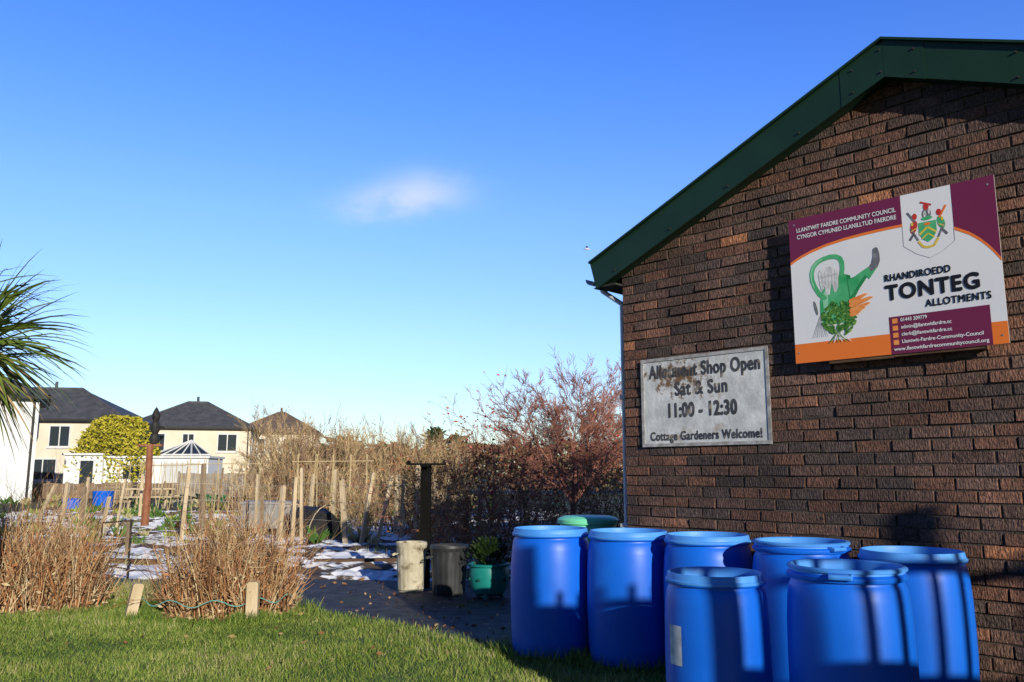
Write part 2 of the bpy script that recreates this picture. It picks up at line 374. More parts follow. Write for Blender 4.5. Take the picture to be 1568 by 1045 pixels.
def strip(mb,u0,u1,f0,f1,y,n=20,mi=0):
    for i in range(n):
        a=u0+(u1-u0)*i/n; b=u0+(u1-u0)*(i+1)/n
        mb.add([(a*SW,-y,(1-f0(a))*SH),(b*SW,-y,(1-f0(b))*SH),(b*SW,-y,(1-f1(b))*SH),(a*SW,-y,(1-f1(a))*SH)],[(0,1,2,3)],mi)
zero=lambda u:.0
strip(mb,0,.585,zero,arcv,.001); strip(mb,.815,1,zero,arcv,.001)
strip(mb,.49,.935,lambda u:.765,lambda u:1.0,.001,2)
strip(mb,0,.585,arcv,lambda u:arcv(u)+.018,.001,20,1); strip(mb,.815,1,arcv,lambda u:arcv(u)+.02,.001,12,1)
strip(mb,0,.49,lambda u:.87,lambda u:1.0,.001,2,1); strip(mb,.935,1,lambda u:.87,lambda u:1.0,.001,2,1)
mb.obj('printed_bands',[maroon,orange],cs)
mb=MB()
def line2(pts,wd,y,mi,mbb):
    for (x0,z0),(x1,z1) in zip(pts,pts[1:]):
        X0,Z0,X1,Z1=x0*SW,(1-z0)*SH,x1*SW,(1-z1)*SH
        l=math.hypot(X1-X0,Z1-Z0) or 1; nx,nz=-(Z1-Z0)/l*wd/2,(X1-X0)/l*wd/2
        mbb.add([(X0+nx,-y,Z0+nz),(X1+nx,-y,Z1+nz),(X1-nx,-y,Z1-nz),(X0-nx,-y,Z0-nz)],[(0,1,2,3)],mi)
line2([(.585,.19),(.585,.33),(.64,.39),(.70,.43),(.76,.40),(.815,.35),(.815,.27)],.003,.0012,0,mb)
mb.obj('shield_outline',[lgrey],cs)
mb=MB()
def E(cx,cz,rx,rz,y,mi,n=14,rot=0):
    pts=[]
    for k in range(n):
        a=6.2832*k/n; x=rx*math.cos(a); z=rz*math.sin(a)
        X=cx*SW+x*math.cos(rot)-z*math.sin(rot); Z=(1-cz)*SH+x*math.sin(rot)+z*math.cos(rot)
        pts.append((X,-y,Z))
    mb.add(pts,[tuple(range(n))],mi)
def PG(pts,y,mi): mb.add([(p[0]*SW,-y,(1-p[1])*SH) for p in pts],[tuple(range(len(pts)))],mi)
PG([(.660,.20),(.740,.20),(.740,.27),(.722,.31),(.70,.33),(.678,.31),(.660,.27)],.0016,2)
line2([(.662,.275),(.70,.235),(.738,.275)],.012,.0020,1,mb)
line2([(.672,.305),(.70,.275),(.728,.305)],.008,.0020,1,mb)
E(.70,.215,.02,.008,.0021,3)
for sg in (-1,1):
    E(.70+sg*.062,.22,.020,.042,.0014,0 if sg<0 else 2,12,sg*.25); E(.70+sg*.055,.155,.014,.020,.0017,0)
    line2([(.70+sg*.062,.26),(.70+sg*.085,.30)],.014,.0013,4,mb); line2([(.70+sg*.055,.19),(.70+sg*.088,.12)],.012,.0015,3 if sg>0 else 4,mb)
    line2([(.70+sg*.045,.31),(.70+sg*.075,.23)],.010,.0022,4,mb)
    line2([(.70+sg*.05,.23),(.70+sg*.075,.245)],.006,.0024,1,mb); E(.70+sg*.068,.20,.007,.012,.0025,1)
E(.70,.15,.026,.034,.0014,4); E(.70,.105,.016,.022,.0017,0); line2([(.675,.07),(.725,.10)],.010,.0019,0,mb); E(.70,.178,.032,.012,.002,2); E(.692,.15,.008,.02,.0021,5); E(.712,.14,.006,.016,.0021,5)
line2([(.655,.315),(.675,.355),(.70,.362),(.725,.355),(.745,.315)],.014,.0018,1,mb)
mb.obj('coat_of_arms',[red,yel,sgreen,orange,sgrey,pw],cs)
mb=MB()
# can body: rounded, flaring to the base, with shaded side
PG([(.150,.60),(.165,.53),(.20,.485),(.25,.455),(.285,.44),(.315,.455),(.322,.52),(.325,.60),(.335,.70),(.33,.735),(.28,.76),(.20,.765),(.155,.745),(.148,.70)],.0014,0)
PG([(.295,.448),(.315,.455),(.322,.52),(.325,.60),(.335,.70),(.33,.735),(.30,.752),(.305,.65),(.30,.55)],.0015,7)
PG([(.165,.56),(.18,.53),(.195,.56),(.19,.70),(.17,.72)],.00155,8)
hp=[(.175,.58),(.150,.55),(.128,.50),(.115,.45),(.114,.40),(.125,.36),(.15,.33),(.18,.315),(.215,.308),(.245,.312),(.268,.33),(.277,.36),(.278,.40),(.272,.44),(.265,.47)]
line2(hp,.030,.0016,0,mb)
for q_ in hp: E(q_[0],q_[1],.0148,.0148,.0016+.00001,0,12)
line2([(a-.004,b) for a,b in hp[2:8]],.007,.0018,8,mb)
PG([(.30,.48),(.315,.64),(.36,.55),(.40,.485),(.430,.455),(.408,.42),(.37,.445),(.335,.47)],.0017,0)
PG([(.31,.60),(.315,.64),(.36,.55),(.40,.485),(.430,.455),(.418,.437),(.385,.475),(.35,.53)],.0019,7)
PG([(.385,.465),(.41,.50),(.455,.43),(.435,.405)],.0020,0)
PG([(.41,.425),(.425,.40),(.434,.36),(.437,.31),(.448,.30),(.46,.305),(.467,.345),(.468,.39),(.455,.43),(.42,.455)],.0021,1)
PG([(.150,.41),(.16,.385),(.18,.375),(.21,.372),(.235,.38),(.252,.40),(.255,.44),(.25,.52),(.240,.55),(.228,.55),(.222,.50),(.215,.49),(.210,.52),(.205,.56),(.192,.565),(.185,.555),(.180,.51),(.175,.49),(.172,.52),(.163,.53),(.155,.49)],.0020,2)
for i in range(5): line2([(.165+.018*i,.40),(.17+.016*i,.53)],.003,.0022,5,mb)
line2([(.16,.44),(.25,.43)],.004,.0023,5,mb)
E(.125,.64,.010,.05,.0016,1,10,.2)
for i in range(8): line2([(.145,.70),(.10+.012*i,.84)],.003,.0016,2 if i%2 else 5,mb)
for i in range(220):
    a=R.random()*6.28; r=R.random()**.5
    E(.245+.09*r*math.cos(a),.725+.115*r*math.sin(a),.014,.008,.0024+.00001*i,R.choice([3,3,6]),6,a)
for k,(zx,zz) in enumerate([(.425,.62),(.41,.655),(.40,.595),(.385,.68)]):
    PG([(zx,zz),(zx-.02,zz-.006),(.33,zz+.012),(.305,zz+.02),(.30,zz+.04),(.312,zz+.05),(.34,zz+.042),(zx-.02,zz+.014)],.0048+.0002*k,4)
for i in range(6): line2([(.235,.82),(.19+.022*i,.885)],.006,.0057,2 if i%2 else 6,mb)
mb.obj('watering_can_print',[sgreen,sgrey,pw,dgreen,carrot,lgrey,mgreen,sgd,M('print_green_light',(.25,.62,.36),(.35,.7,.45),9,rough=.4)],cs)
def ct(s,u0,u1,v,size,mat,nm,bold=0,italic=0,space=1.0): text(s,cs,u0*SW,u1*SW,(1-v)*SH,size,mat,-.003,nm,bold,italic,space)
ct('LLANTWIT FARDRE COMMUNITY COUNCIL',.045,.56,.097,.040,swhite,'title_english',.0006)
ct('CYNGOR CYMUNED LLANILLTUD FAERDRE',.045,.56,.145,.040,swhite,'title_welsh',.0006)
ct('RHANDIROEDD',.485,.785,.535,.060,sblack,'text_rhandiroedd',.0018,0,1.1)
ct('TONTEG',.485,.90,.655,.128,sblack,'text_tonteg',.0055,0,1.12)
ct('ALLOTMENTS',.665,.945,.728,.060,sblack,'text_allotments',.0018,0,1.15)
for i,(s,e) in enumerate([('01443 209779',.665),('admin@llantwitfardre.cc',.77),('clerk@llantwitfardre.cc',.77),('Llantwit-Fardre-Community-Council',.90),('www.llantwitfardrecommunitycouncil.org',.92)]):
    ct(s,.545 if i<4 else .505,e,.80+.045*i,.030,swhite,'contact_line',.0006)
mb=MB()
for i in range(4): PG([(.505,.778+.045*i),(.53,.778+.045*i),(.53,.808+.045*i),(.505,.808+.045*i)],.0022,0)
mb.obj('contact_icons',[carrot],cs)
mb=MB()
for (u,v) in [(.03,.04),(.97,.05),(.02,.93),(.975,.95)]: mb.tube([(u*SW,-.003,(1-v)*SH),(u*SW,0,(1-v)*SH)],[.006,.007],8,0,True)
mb.obj('fixing_screws',[steel],cs)
mb=MB()
oldw=M('old_timber',(.07,.04,.022),(.15,.09,.05),9,bump=.5,stretch=(.3,1,1))
mb.box(.22,.62,.006,.084,-.02,.05); mb.box(.62,1.12,.006,.082,-.045+.03,.05); mb.box(.2,1.1,.006,.084,.75,.82)
mb.box(.3,.36,.03,.084,.05,.75); mb.box(.9,.96,.03,.084,.05,.75)
mb.obj('timber_battens',[oldw],cs)
ss=empty('shop_opening_sign',spos(.187,.022),BR); ss.location.z=1.526
def rusty():
    m=M('weathered_sign',(.50,.52,.52),(.74,.76,.76),7,rough=.5,bump=.15,bscale=30,c3=(.34,.27,.19),c3scale=5,c3lo=.56,c3hi=.74)
    nt=m.node_tree; b=nt.nodes['Principled BSDF']; prev=b.inputs['Base Color'].links[0].from_socket
    tc=nt.nodes.new('ShaderNodeTexCoord')
    n=nt.nodes.new('ShaderNodeTexNoise'); n.inputs['Scale'].default_value=16; n.inputs['Detail'].default_value=8; n.inputs['Roughness'].default_value=.7
    nt.links.new(tc.outputs['Object'],n.inputs['Vector'])
    vd=nt.nodes.new('ShaderNodeVectorMath'); vd.operation='SUBTRACT'; nt.links.new(tc.outputs['Object'],vd.inputs[0]); vd.inputs[1].default_value=(.33,0,.51)
    sc=nt.nodes.new('ShaderNodeVectorMath'); sc.operation='MULTIPLY'; nt.links.new(vd.outputs[0],sc.inputs[0]); sc.inputs[1].default_value=(2.4,0,4.4)
    ln=nt.nodes.new('ShaderNodeVectorMath'); ln.operation='LENGTH'; nt.links.new(sc.outputs[0],ln.inputs[0])
    mt=nt.nodes.new('ShaderNodeMath'); mt.operation='SUBTRACT'; mt.inputs[0].default_value=.98; nt.links.new(ln.outputs['Value'],mt.inputs[1])
    ad=nt.nodes.new('ShaderNodeMath'); ad.operation='MULTIPLY_ADD'; nt.links.new(mt.outputs[0],ad.inputs[0]); ad.inputs[1].default_value=.26; nt.links.new(n.outputs['Fac'],ad.inputs[2])
    mr=nt.nodes.new('ShaderNodeMapRange'); mr.inputs['From Min'].default_value=.60; mr.inputs['From Max'].default_value=.70; nt.links.new(ad.outputs[0],mr.inputs['Value'])
    mx=nt.nodes.new('ShaderNodeMix'); mx.data_type='RGBA'; nt.links.new(mr.outputs['Result'],mx.inputs['Factor']); nt.links.new(prev,mx.inputs['A']); mx.inputs['B'].default_value=(.20,.115,.06,1)
    nt.links.new(mx.outputs['Result'],b.inputs['Base Color'])
    return m
mb=MB(); mb.box(0,1.046,0,.012,0,.645); mb.obj('panel',[rusty()],ss)
mb=MB()
mb.box(-.012,1.058,-.006,-.001,-.012,.012); mb.box(-.012,1.058,-.006,-.001,.633,.657); mb.box(-.012,.012,-.006,-.001,.0125,.6325); mb.box(1.034,1.058,-.006,-.001,.0125,.6325)
mb.obj('frame',[M('sign_frame',(.25,.24,.22),(.5,.5,.5),15,rough=.5)],ss)
pg=M('faded_print',(.04,.045,.055),(.09,.09,.10),12,c3=(.3,.25,.2),c3scale=9,c3lo=.57,c3hi=.65)
def st(s,a,b,z,size,nm,bold=.003,space=1.08): text(s,ss,a,b,z,size,pg,-.002,nm,bold,0,space)
st('Allotment Shop Open',.065,.99,.505,.140,'line_1',.0045,1.1); st('Sat & Sun',.295,.73,.365,.140,'line_2',.0045,1.1)
st('11:00 - 12:30',.235,.80,.205,.145,'line_3',.0055,1.1); st('Cottage Gardeners Welcome!',.065,.985,.035,.090,'line_4',.0030,1.1)
# ---------------------------------------------------------------- barrels
blue=M('blue_plastic',(.004,.115,.62),(.006,.14,.72),2.5,rough=.42,spec=.35,bump=.06,bscale=8,c3=(.02,.17,.66),c3scale=3,c3lo=.6,c3hi=.85)
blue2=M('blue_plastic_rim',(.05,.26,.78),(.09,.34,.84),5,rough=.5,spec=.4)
label=M('label',(.55,.6,.65),(.3,.35,.4),20)
def barrel(x,y,r,h,kind=0,rot=0,lab=False):
    k=r/.295; g=h/.91
    pr=[(.001,.0),(.22,0),(.262,.012),(.275,.035),(.283,.10),(.289,.2),(.2945,.35),(.295,.5),(.292,.65),(.285,.76),(.277,.815),(.266,.835),(.262,.842),(.262,.85),(.278,.853),(.283,.862),(.283,.873),(.274,.880)]
    if kind==0: pr+=[(.270,.905),(.266,.91),(.258,.91),(.254,.90),(.254,.86)]
    elif kind==1: pr+=[(.268,.884),(.268,.892),(.279,.895),(.281,.905),(.272,.912),(.258,.912),(.25,.905),(.248,.87)]
    nout=len(pr)
    pr+=[(.268,.80),(.28,.6),(.285,.4),(.27,.05),(.001,.04)]
    pr=[(a*k,b*g) for a,b in pr]
    mb=MB(); mis=[0]*(len(pr)-1)
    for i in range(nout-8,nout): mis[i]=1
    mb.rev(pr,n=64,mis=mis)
    if kind==1:
        for a in (1.0,4.14):
            c,s_=math.cos(a),math.sin(a)
            mb.tube([(.27*k*c-.05*s_,.27*k*s_+.05*c,.885*g),(.30*k*c-.045*s_,.30*k*s_+.045*c,.88*g),(.30*k*c+.045*s_,.30*k*s_-.045*c,.88*g),(.27*k*c+.05*s_,.27*k*s_-.05*c,.885*g)],[.012]*4,8,1,True)
    if lab:
        o=len(mb.v)
        for i in range(6):
            a=math.radians(185+i*4)
            for z in (.45,.65):
                rr=(.2965+.0015)*k; mb.v.append((rr*math.cos(a),rr*math.sin(a),z*g))
        for i in range(5): mb.f.append([o+2*i,o+2*i+2,o+2*i+3,o+2*i+1]); mb.m.append(2)
    ob=mb.obj('blue_barrel',[blue,blue2,label],loc=(x,y,.02),rotz=rot); autosmooth(ob,40); return ob
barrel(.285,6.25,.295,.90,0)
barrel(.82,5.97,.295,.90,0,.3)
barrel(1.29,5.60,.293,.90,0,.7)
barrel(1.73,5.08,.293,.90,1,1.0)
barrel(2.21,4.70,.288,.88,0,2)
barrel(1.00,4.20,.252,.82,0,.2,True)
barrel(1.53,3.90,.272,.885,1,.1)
mb=MB(); mb.rev([(.001,0),(.2,0),(.235,.05),(.25,.5),(.24,.86),(.262,.87),(.265,.9),(.25,.915),(.2,.93),(.001,.94)],n=40)
ob=mb.obj('green_water_butt',[M('mint_plastic',(.16,.72,.42),(.22,.78,.48),4,rough=.4)],loc=(.66,7.35,.02)); autosmooth(ob)
# ---------------------------------------------------------------- railing behind the viewpoint
fe=empty('boundary_railing',(0,0,0))
fm=M('fence_green',(.02,.05,.03),(.03,.06,.035))
mb=MB()
mb.box(3.02,9,-.72,-.66,0,1.84)
mb.obj('boards',[fm],fe)
mb=MB()
x=3.02
while x<9: 
    mb.box(x,x+.05,-.65,-.64,0,2.5); x+=.17
mb.box(3.02,9,-.639,-.60,2.34,2.40); 
for x in (3.05,4.9,6.8,8.7): mb.box(x-.05,x+.05,-.82,-.725,0,2.85)
mb.obj('bars',[fm],fe)
# ---------------------------------------------------------------- bins, planter, bird table
def ridgedbin(name,x,y,r,h,mat,lean=0,lid=False):
    mb=MB(); n=72; o=0
    prof=[(.80,0),(.80,.03),(.84,.05),(.86,.3),(.92,.6),(.96,.88),(1.0,.90),(1.03,.95),(1.0,1.0),(.96,.98),(.88,.9),(.8,.1),(.01,.08)]
    for i,(a,z) in enumerate(prof):
        for k in range(n):
            an=6.28318*k/n; rr=a*r*(1+(.022 if (k//2)%2 and 2<=i<=5 else 0)); mb.v.append((rr*math.cos(an),rr*math.sin(an),z*h))
    for i in range(len(prof)-1):
        for k in range(n): 
            a=i*n+k;b=i*n+(k+1)%n; mb.f.append([a,b,b+n,a+n]); mb.m.append(0)
    for sg in (-1,1):
        mb.tube([(sg*r*.95,-.05,h*.78),(sg*(r+.04),-.04,h*.74),(sg*(r+.04),.04,h*.74),(sg*r*.95,.05,h*.78)],[.006]*4,6,0,True)
    ob=mb.obj(name,[mat],loc=(x,y,.03)); ob.rotation_euler=(lean,0,.3); autosmooth(ob,25)
ridgedbin('metal_dustbin',-1.12,9.45,.17,.53,M('weathered_bin',(.42,.38,.27),(.60,.55,.42),5,rough=.6,c3=(.15,.11,.07),c3scale=7,c3lo=.52,c3hi=.66))
ridgedbin('metal_dustbin',-.68,9.2,.205,.52,M('dull_bin',(.035,.037,.04),(.06,.063,.068),5,rough=.5,metal=.4))
mb=MB(); mb.rev([(.001,.03),(.12,.03),(.17,.06),(.205,.15),(.212,.24),(.205,.30),(.195,.325),(.22,.33),(.225,.35),(.20,.355),(.19,.33),(.17,.28),(.001,.28)],n=40)
for k in range(3):
    a=2.0*k+.5; mb.tube([(.13*math.cos(a),.13*math.sin(a),.07),(.15*math.cos(a),.15*math.sin(a),0)],[.03,.02],8,0,True)
for k in range(9):
    a=6.283*k/9; c,s_=math.cos(a),math.sin(a); mb.tube([(.205*c,.205*s_,.2),(.226*c,.226*s_,.2)],[.02,.012],8,1,True)
ob=mb.obj('turquoise_planter',[M('turquoise',(.01,.19,.17),(.015,.24,.21),5,rough=.4),M('turq_dark',(.005,.07,.06))],loc=(-.24,8.95,.03)); autosmooth(ob)
lg=M('dark_leaf',(.012,.028,.006),(.028,.055,.012),10,rough=.5)
mb=MB()
for i in range(900):
    a=R.random()*6.283; el=R.random()**.6*1.4; r=.24*R.uniform(.4,1.05); p=(r*math.cos(a)*math.cos(el),r*math.sin(a)*math.cos(el),.34+r*1.1*math.sin(el))
    mb.quad(p,(math.cos(a)*.6,math.sin(a)*.6,.6),.02,.05,0)
for i in range(30):
    a=R.random()*6.283; mb.tube([(0,0,.28),(.1*math.cos(a),.1*math.sin(a),.4),(.22*math.cos(a),.22*math.sin(a),.55)],[.006,.004,.002],3,0)
mb.obj('potted_shrub',[lg],loc=(-.24,8.95,.03))
mb=MB(); mb.box(-.058,.058,-.05,.05,0,1.38); mb.box(-.215,.215,-.15,.15,1.381,1.40); 
mb.prism([(-.225,1.40),(-.2,1.43),(-.2,1.403)],-.15,.15); mb.prism([(.225,1.40),(.2,1.403),(.2,1.43)],-.15,.15)
mb.box(-.055,.055,-.17,-.151,1.36,1.39)
mb.obj('bird_table',[M('black_paint',(.003,.003,.003),(.006,.006,.006),10,rough=.8,spec=.1)],loc=(-1.0,9.75,.03))
# ---------------------------------------------------------------- shrubs and bare trees
RM=.001
def branch(mb,r_,p,d,L,r,depth,mi,nseg=3,wig=.18,up=.08,kids=4,spread=.7,kl=.55,cb=None):
    pts=[p];rad=[max(r,RM)];x,y,z=p;dx,dy,dz=d;dirs=[d]
    for i in range(nseg):
        dx+=r_.gauss(0,wig);dy+=r_.gauss(0,wig);dz+=r_.gauss(0,wig)+up
        l=math.sqrt(dx*dx+dy*dy+dz*dz) or 1;dx/=l;dy/=l;dz/=l
        s=L/nseg; x+=dx*s;y+=dy*s;z+=dz*s
        pts.append((x,y,max(z,.03)));rad.append(max(RM*(.5 if i==nseg-1 else 1),r*(1-.75*(i+1)/nseg)));dirs.append((dx,dy,dz))
    mb.tube(pts,rad,3 if r<.02 else 5,mi)
    if depth>0:
        for k in range(kids):
            i=r_.randint(1,nseg)
            q=pts[i];dd=dirs[i]
            nd=(dd[0]+r_.gauss(0,spread),dd[1]+r_.gauss(0,spread),dd[2]+r_.gauss(0,spread*.7))
            l=math.sqrt(sum(t*t for t in nd)) or 1
            branch(mb,r_,q,(nd[0]/l,nd[1]/l,nd[2]/l),L*kl*r_.uniform(.7,1.2),rad[i]*.65+.0008,depth-1,mi,nseg if depth>1 else 2,wig,up,kids,spread,kl,cb)
    if cb and depth<=1: cb(mb,pts,dirs)
d1=M('stem_tan',(.40,.25,.13),(.52,.35,.19),8); d2=M('stem_orange',(.34,.15,.065),(.44,.21,.09),8); d3=M('stem_dark',(.11,.06,.03),(.18,.10,.05),8); d4=M('stem_straw',(.56,.44,.26),(.64,.52,.33),8)
def stems(name,x,y,rx,ry,hh,n,tilt=.22,seed=1):
    r_=random.Random(seed); mb=MB()
    for i in range(n):
        a=r_.random()*6.283; q=r_.random()**.6
        px,py=rx*q*math.cos(a),ry*q*math.sin(a)
        h=hh*r_.uniform(.35,1.0)*(1-.35*q*q)
        d=(px/rx*tilt+r_.gauss(0,.17),py/ry*tilt+r_.gauss(0,.17),1)
        r=r_.random(); mi=0 if r<.38 else 1 if r<.68 else 2 if r<.86 else 3
        branch(mb,r_,(px,py,.02),d,h,.0056,1 if r_.random()<.75 else 0,mi,5,.16,.045,4,.5,.36)
    for i in range(n*2):
        a=r_.random()*6.283; q=r_.random()**.5*1.1
        mb.quad((rx*q*math.cos(a),ry*q*math.sin(a),r_.random()**2*.5),(r_.gauss(0,1)*.6,r_.gauss(0,1)*.6,.3),.03,.07,r_.choice([0,3,2,2,1]),r_)
    return mb.obj(name,[d1,d2,d3,d4],loc=(x,y,.03))
stems('dry_stem_shrub',-2.62,7.95,.56,.42,1.08,900,.22,1)
stems('dry_stem_shrub',-4.75,8.25,.80,.45,1.22,1000,.2,2)
stems('dry_stem_shrub',-6.2,9.0,.7,.5,1.0,400,.2,22)
def stake(x,y,w_,h,mat,lean=(0,0),name='wooden_stake',rz=None):
    mb=MB(); mb.prism([(-w_/2,0),(w_/2,0),(w_/2*.95,h*.96),(w_/2*.6,h),(-w_/2*.7,h*.99),(-w_/2*.97,h*.95)],-w_/2,w_/2)
    ob=mb.obj(name,[mat],loc=(x,y,.0)); ob.rotation_euler=(lean[0],lean[1],R.uniform(-.6,.6) if rz is None else rz); return ob
stake(-3.37,7.55,.09,.36,woodpale,(0,.18)); stake(-2.27,7.50,.10,.38,woodpale); stake(-2.10,8.15,.06,.36,wood,(0,.02))
mb=MB(); pts=[]
for i in range(40):
    a=math.pi*1.02+ i/39*math.pi*.96
    pts.append((-2.75+.72*math.cos(a),7.95+.55*math.sin(a),.20+.03*math.sin(i*.9)))
mb.tube(pts,[.005]*40,5)
mb.obj('garden_twine',[M('twine',(.08,.30,.27),(.16,.38,.34),30)])
mb=MB(); mb.tube([(0,0,0),(0,0,.72)],[.014,.014],6,0,True); mb.tube([(-.3,-.1,.70),(0,0,.72)],[.012,.012],6,0,True); mb.tube([(-.3,-.1,.70),(-.3,-.1,.0)],[.012,.012],6,0,True); mb.tube([(0,0,.15),(-.3,-.1,.22)],[.01,.01],6,0,True)
mb.obj('metal_hoop_frame',[dark],loc=(-4.6,10.2,.03))
b1=M('twig_brown',(.17,.10,.065),(.26,.165,.11),6); b2=M('twig_red',(.28,.11,.08),(.38,.17,.12),6); b3=M('twig_tan',(.36,.25,.13),(.48,.35,.20),6)
lf1=M('leaf_russet',(.36,.13,.04),(.46,.20,.07),6); lf2=M('leaf_olive',(.14,.15,.035),(.22,.21,.06),6); berry=M('berry_red',(.50,.02,.02),rough=.35); lf3=M('leaf_straw',(.46,.31,.14),(.54,.40,.20),5)
def leafcb(prob,size,mis,r_):
    def cb(mb,pts,dirs):
        for p,d in zip(pts[1:],dirs[1:]):
            if r_.random()<prob: mb.quad(p,(d[0]+r_.gauss(0,.5),d[1]+r_.gauss(0,.5),d[2]-r_.random()*.8),size*.6,size,r_.choice(mis),r_)
    return cb
def bush(name,x,y,rx,ry,hh,n,seed,mats,stemmi,leafm=(),lp=.3,ls=.05,depth=2,kids=4,r0=.012,wig=.16,spread=.55,tilt=.5,twmin=.6,rm=.001,kl=.45):
    global RM
    RM=rm
    r_=random.Random(seed); mb=MB(); cb=leafcb(lp,ls,leafm,r_) if leafm else None
    for i in range(n):
        a=r_.random()*6.283;q=r_.random()**.5
        px,py=rx*q*math.cos(a),ry*q*math.sin(a)
        d=(px/rx*tilt+r_.gauss(0,.15),py/ry*tilt+r_.gauss(0,.15),1); l=math.sqrt(sum(t*t for t in d))
        branch(mb,r_,(px*.8,py*.8,0),tuple(t/l for t in d),hh*r_.uniform(twmin,1)*(1-.25*q),r0,depth,r_.choice(stemmi),4,wig,.05,kids,spread,kl,cb)
    RM=.001
    return mb.obj(name,mats,loc=(x,y,0))
mats=[b1,b2,b3,lf1,lf2,berry,lf3]
bush('hawthorn_bush',.0,13.6,1.4,.9,2.0,46,3,mats,[1,1,0],[3,3,5,4],.14,.045,3,4,.011,.16,.6,.6,rm=.0026)
bush('hawthorn_bush',1.35,14.6,1.4,.9,2.1,46,4,mats,[1,0,1],[3,5,4],.14,.045,3,4,.011,.16,.6,.6,rm=.0026)
bush('rose_bush',-.15,12.6,.7,.4,2.2,22,5,mats,[1,1],[5,5,3],.5,.055,2,4,.010,.10,.35,.35,rm=.0025)
bush('rose_bush',-1.1,13.2,.6,.5,1.6,26,15,mats,[1,2,2],[3,4,6],.2,.05,3,4,.010,.14,.45,.5,rm=.002)
bush('low_scrub',.1,12.0,1.6,.5,.95,110,6,mats,[1,2,1,0],[3,3,6],.3,.05,2,5,.008,.2,.6,.4,rm=.0025)
bush('hawthorn_bush',1.9,12.6,.5,.5,1.2,22,16,mats,[1,2],[4,3],.3,.05,3,4,.010,.14,.45,.5,rm=.002)
for i,(x,y,rx,hh) in enumerate([(-7.5,27,1.2,1.9),(-5.9,26,1.5,2.2),(-4.2,27,1.6,2.1),(-2.6,27,1.3,2.0)]):
    bush('bramble_thicket',x,y,rx,1.3,hh,70,30+i,mats,[2,0,2,2],[6,3,4],.07,.06,3,4,.016,.10,.25,.15,.7,rm=.0046,kl=.5)
bush('scrub_hedge',-5.0,21.5,2.9,.9,1.3,130,41,mats,[2,2,0],[6,3,4],.12,.06,2,6,.012,.12,.35,.2,rm=.004)
bush('scrub_hedge',-2.2,18.5,1.6,.8,1.2,80,42,mats,[2,0,2],[6,3,4],.15,.05,2,6,.010,.12,.35,.2,rm=.0033)
def tree(name,x,y,trunk,hh,seed,mi,kids=6,spread=.5,r=.09,lean=(0,0),rm=.003,wide=1.0,depth=4,fk=5):
    global RM
    RM=rm
    r_=random.Random(seed); mb=MB()
    mb.tube([(0,0,0),(lean[0]*.5,lean[1]*.5,trunk*.5),(lean[0],lean[1],trunk)],[r,r*.8,r*.7],8,mi)
    for k in range(kids+3):
        a=6.283*k/(kids+3)+r_.random(); s=r_.uniform(.2,1.0)*wide
        d=(math.cos(a)*s,math.sin(a)*s,1); l=math.sqrt(sum(t*t for t in d))
        branch(mb,r_,(lean[0],lean[1],trunk*r_.uniform(.6,1)),tuple(t/l for t in d),(hh-trunk)*r_.uniform(.7,.85),r*.45,depth,mi,4,.12,.03,fk,spread,.5)
    RM=.001
    return mb.obj(name,mats,loc=(x,y,0))
tree('bare_tree',1.45,20,.8,3.35,51,1,13,.42,.08,rm=.0040,wide=1.35,fk=6)
tree('bare_tree',-9.0,33,1.0,3.7,52,2,6,.4,.08,rm=.006,wide=1.2,depth=3,fk=6)
tree('bare_tree',-5.4,31,1.0,2.9,54,2,6,.4,.08,rm=.006,wide=1.2,depth=3,fk=6)
hm=[M('hedge_dark',(.03,.045,.015),(.07,.08,.03),3),M('hedge_brown',(.18,.12,.065),(.26,.18,.10),3),M('hedge_gold',(.42,.38,.03),(.52,.46,.06),3)]
def leafmass(name,x0,x1,y0,y1,h0,h1,n,size,weights,seed,rnd=False):
    r_=random.Random(seed); mb=MB()
    ks=[(r_.random()*6.28,r_.uniform(.3,1.2),r_.uniform(.1,.5)) for _ in range(5)]
    for i in range(n):
        x=r_.uniform(x0,x1); y=r_.uniform(y0,y1)
        top=h0+(h1-h0)*(.5+.5*sum(math.sin(x*f+p)*q for p,f,q in ks)/1.5)
        if rnd:
            u=(x-(x0+x1)/2)/((x1-x0)/2); v=(y-(y0+y1)/2)/((y1-y0)/2); top*=math.sqrt(max(0,1-.75*u**4))*math.sqrt(max(0,1-.6*v*v))
        z=top*(1-r_.random()**2*.95)
        mb.quad((x,y,z),(r_.gauss(0,.6),r_.gauss(0,.6),.6),size*.6,size*r_.uniform(.6,1.4),r_.choice(weights),r_)
    return mb.obj(name,hm)
leafmass('distant_hedge',-14,16,52,55,1.6,3.2,9000,.35,[0,1,1],61)
leafmass('distant_tree_line',-80,90,120,130,3,6.5,9000,1.2,[0,1,1],62)
leafmass('golden_conifer',-25.0,-20.8,47,50,4.2,4.7,13000,.2,[2,2,2,2,2,0],63,True)
leafmass('evergreen_tree',-5.1,-3.9,48,49.2,3.8,4.0,1500,.25,[0,0],64,True)
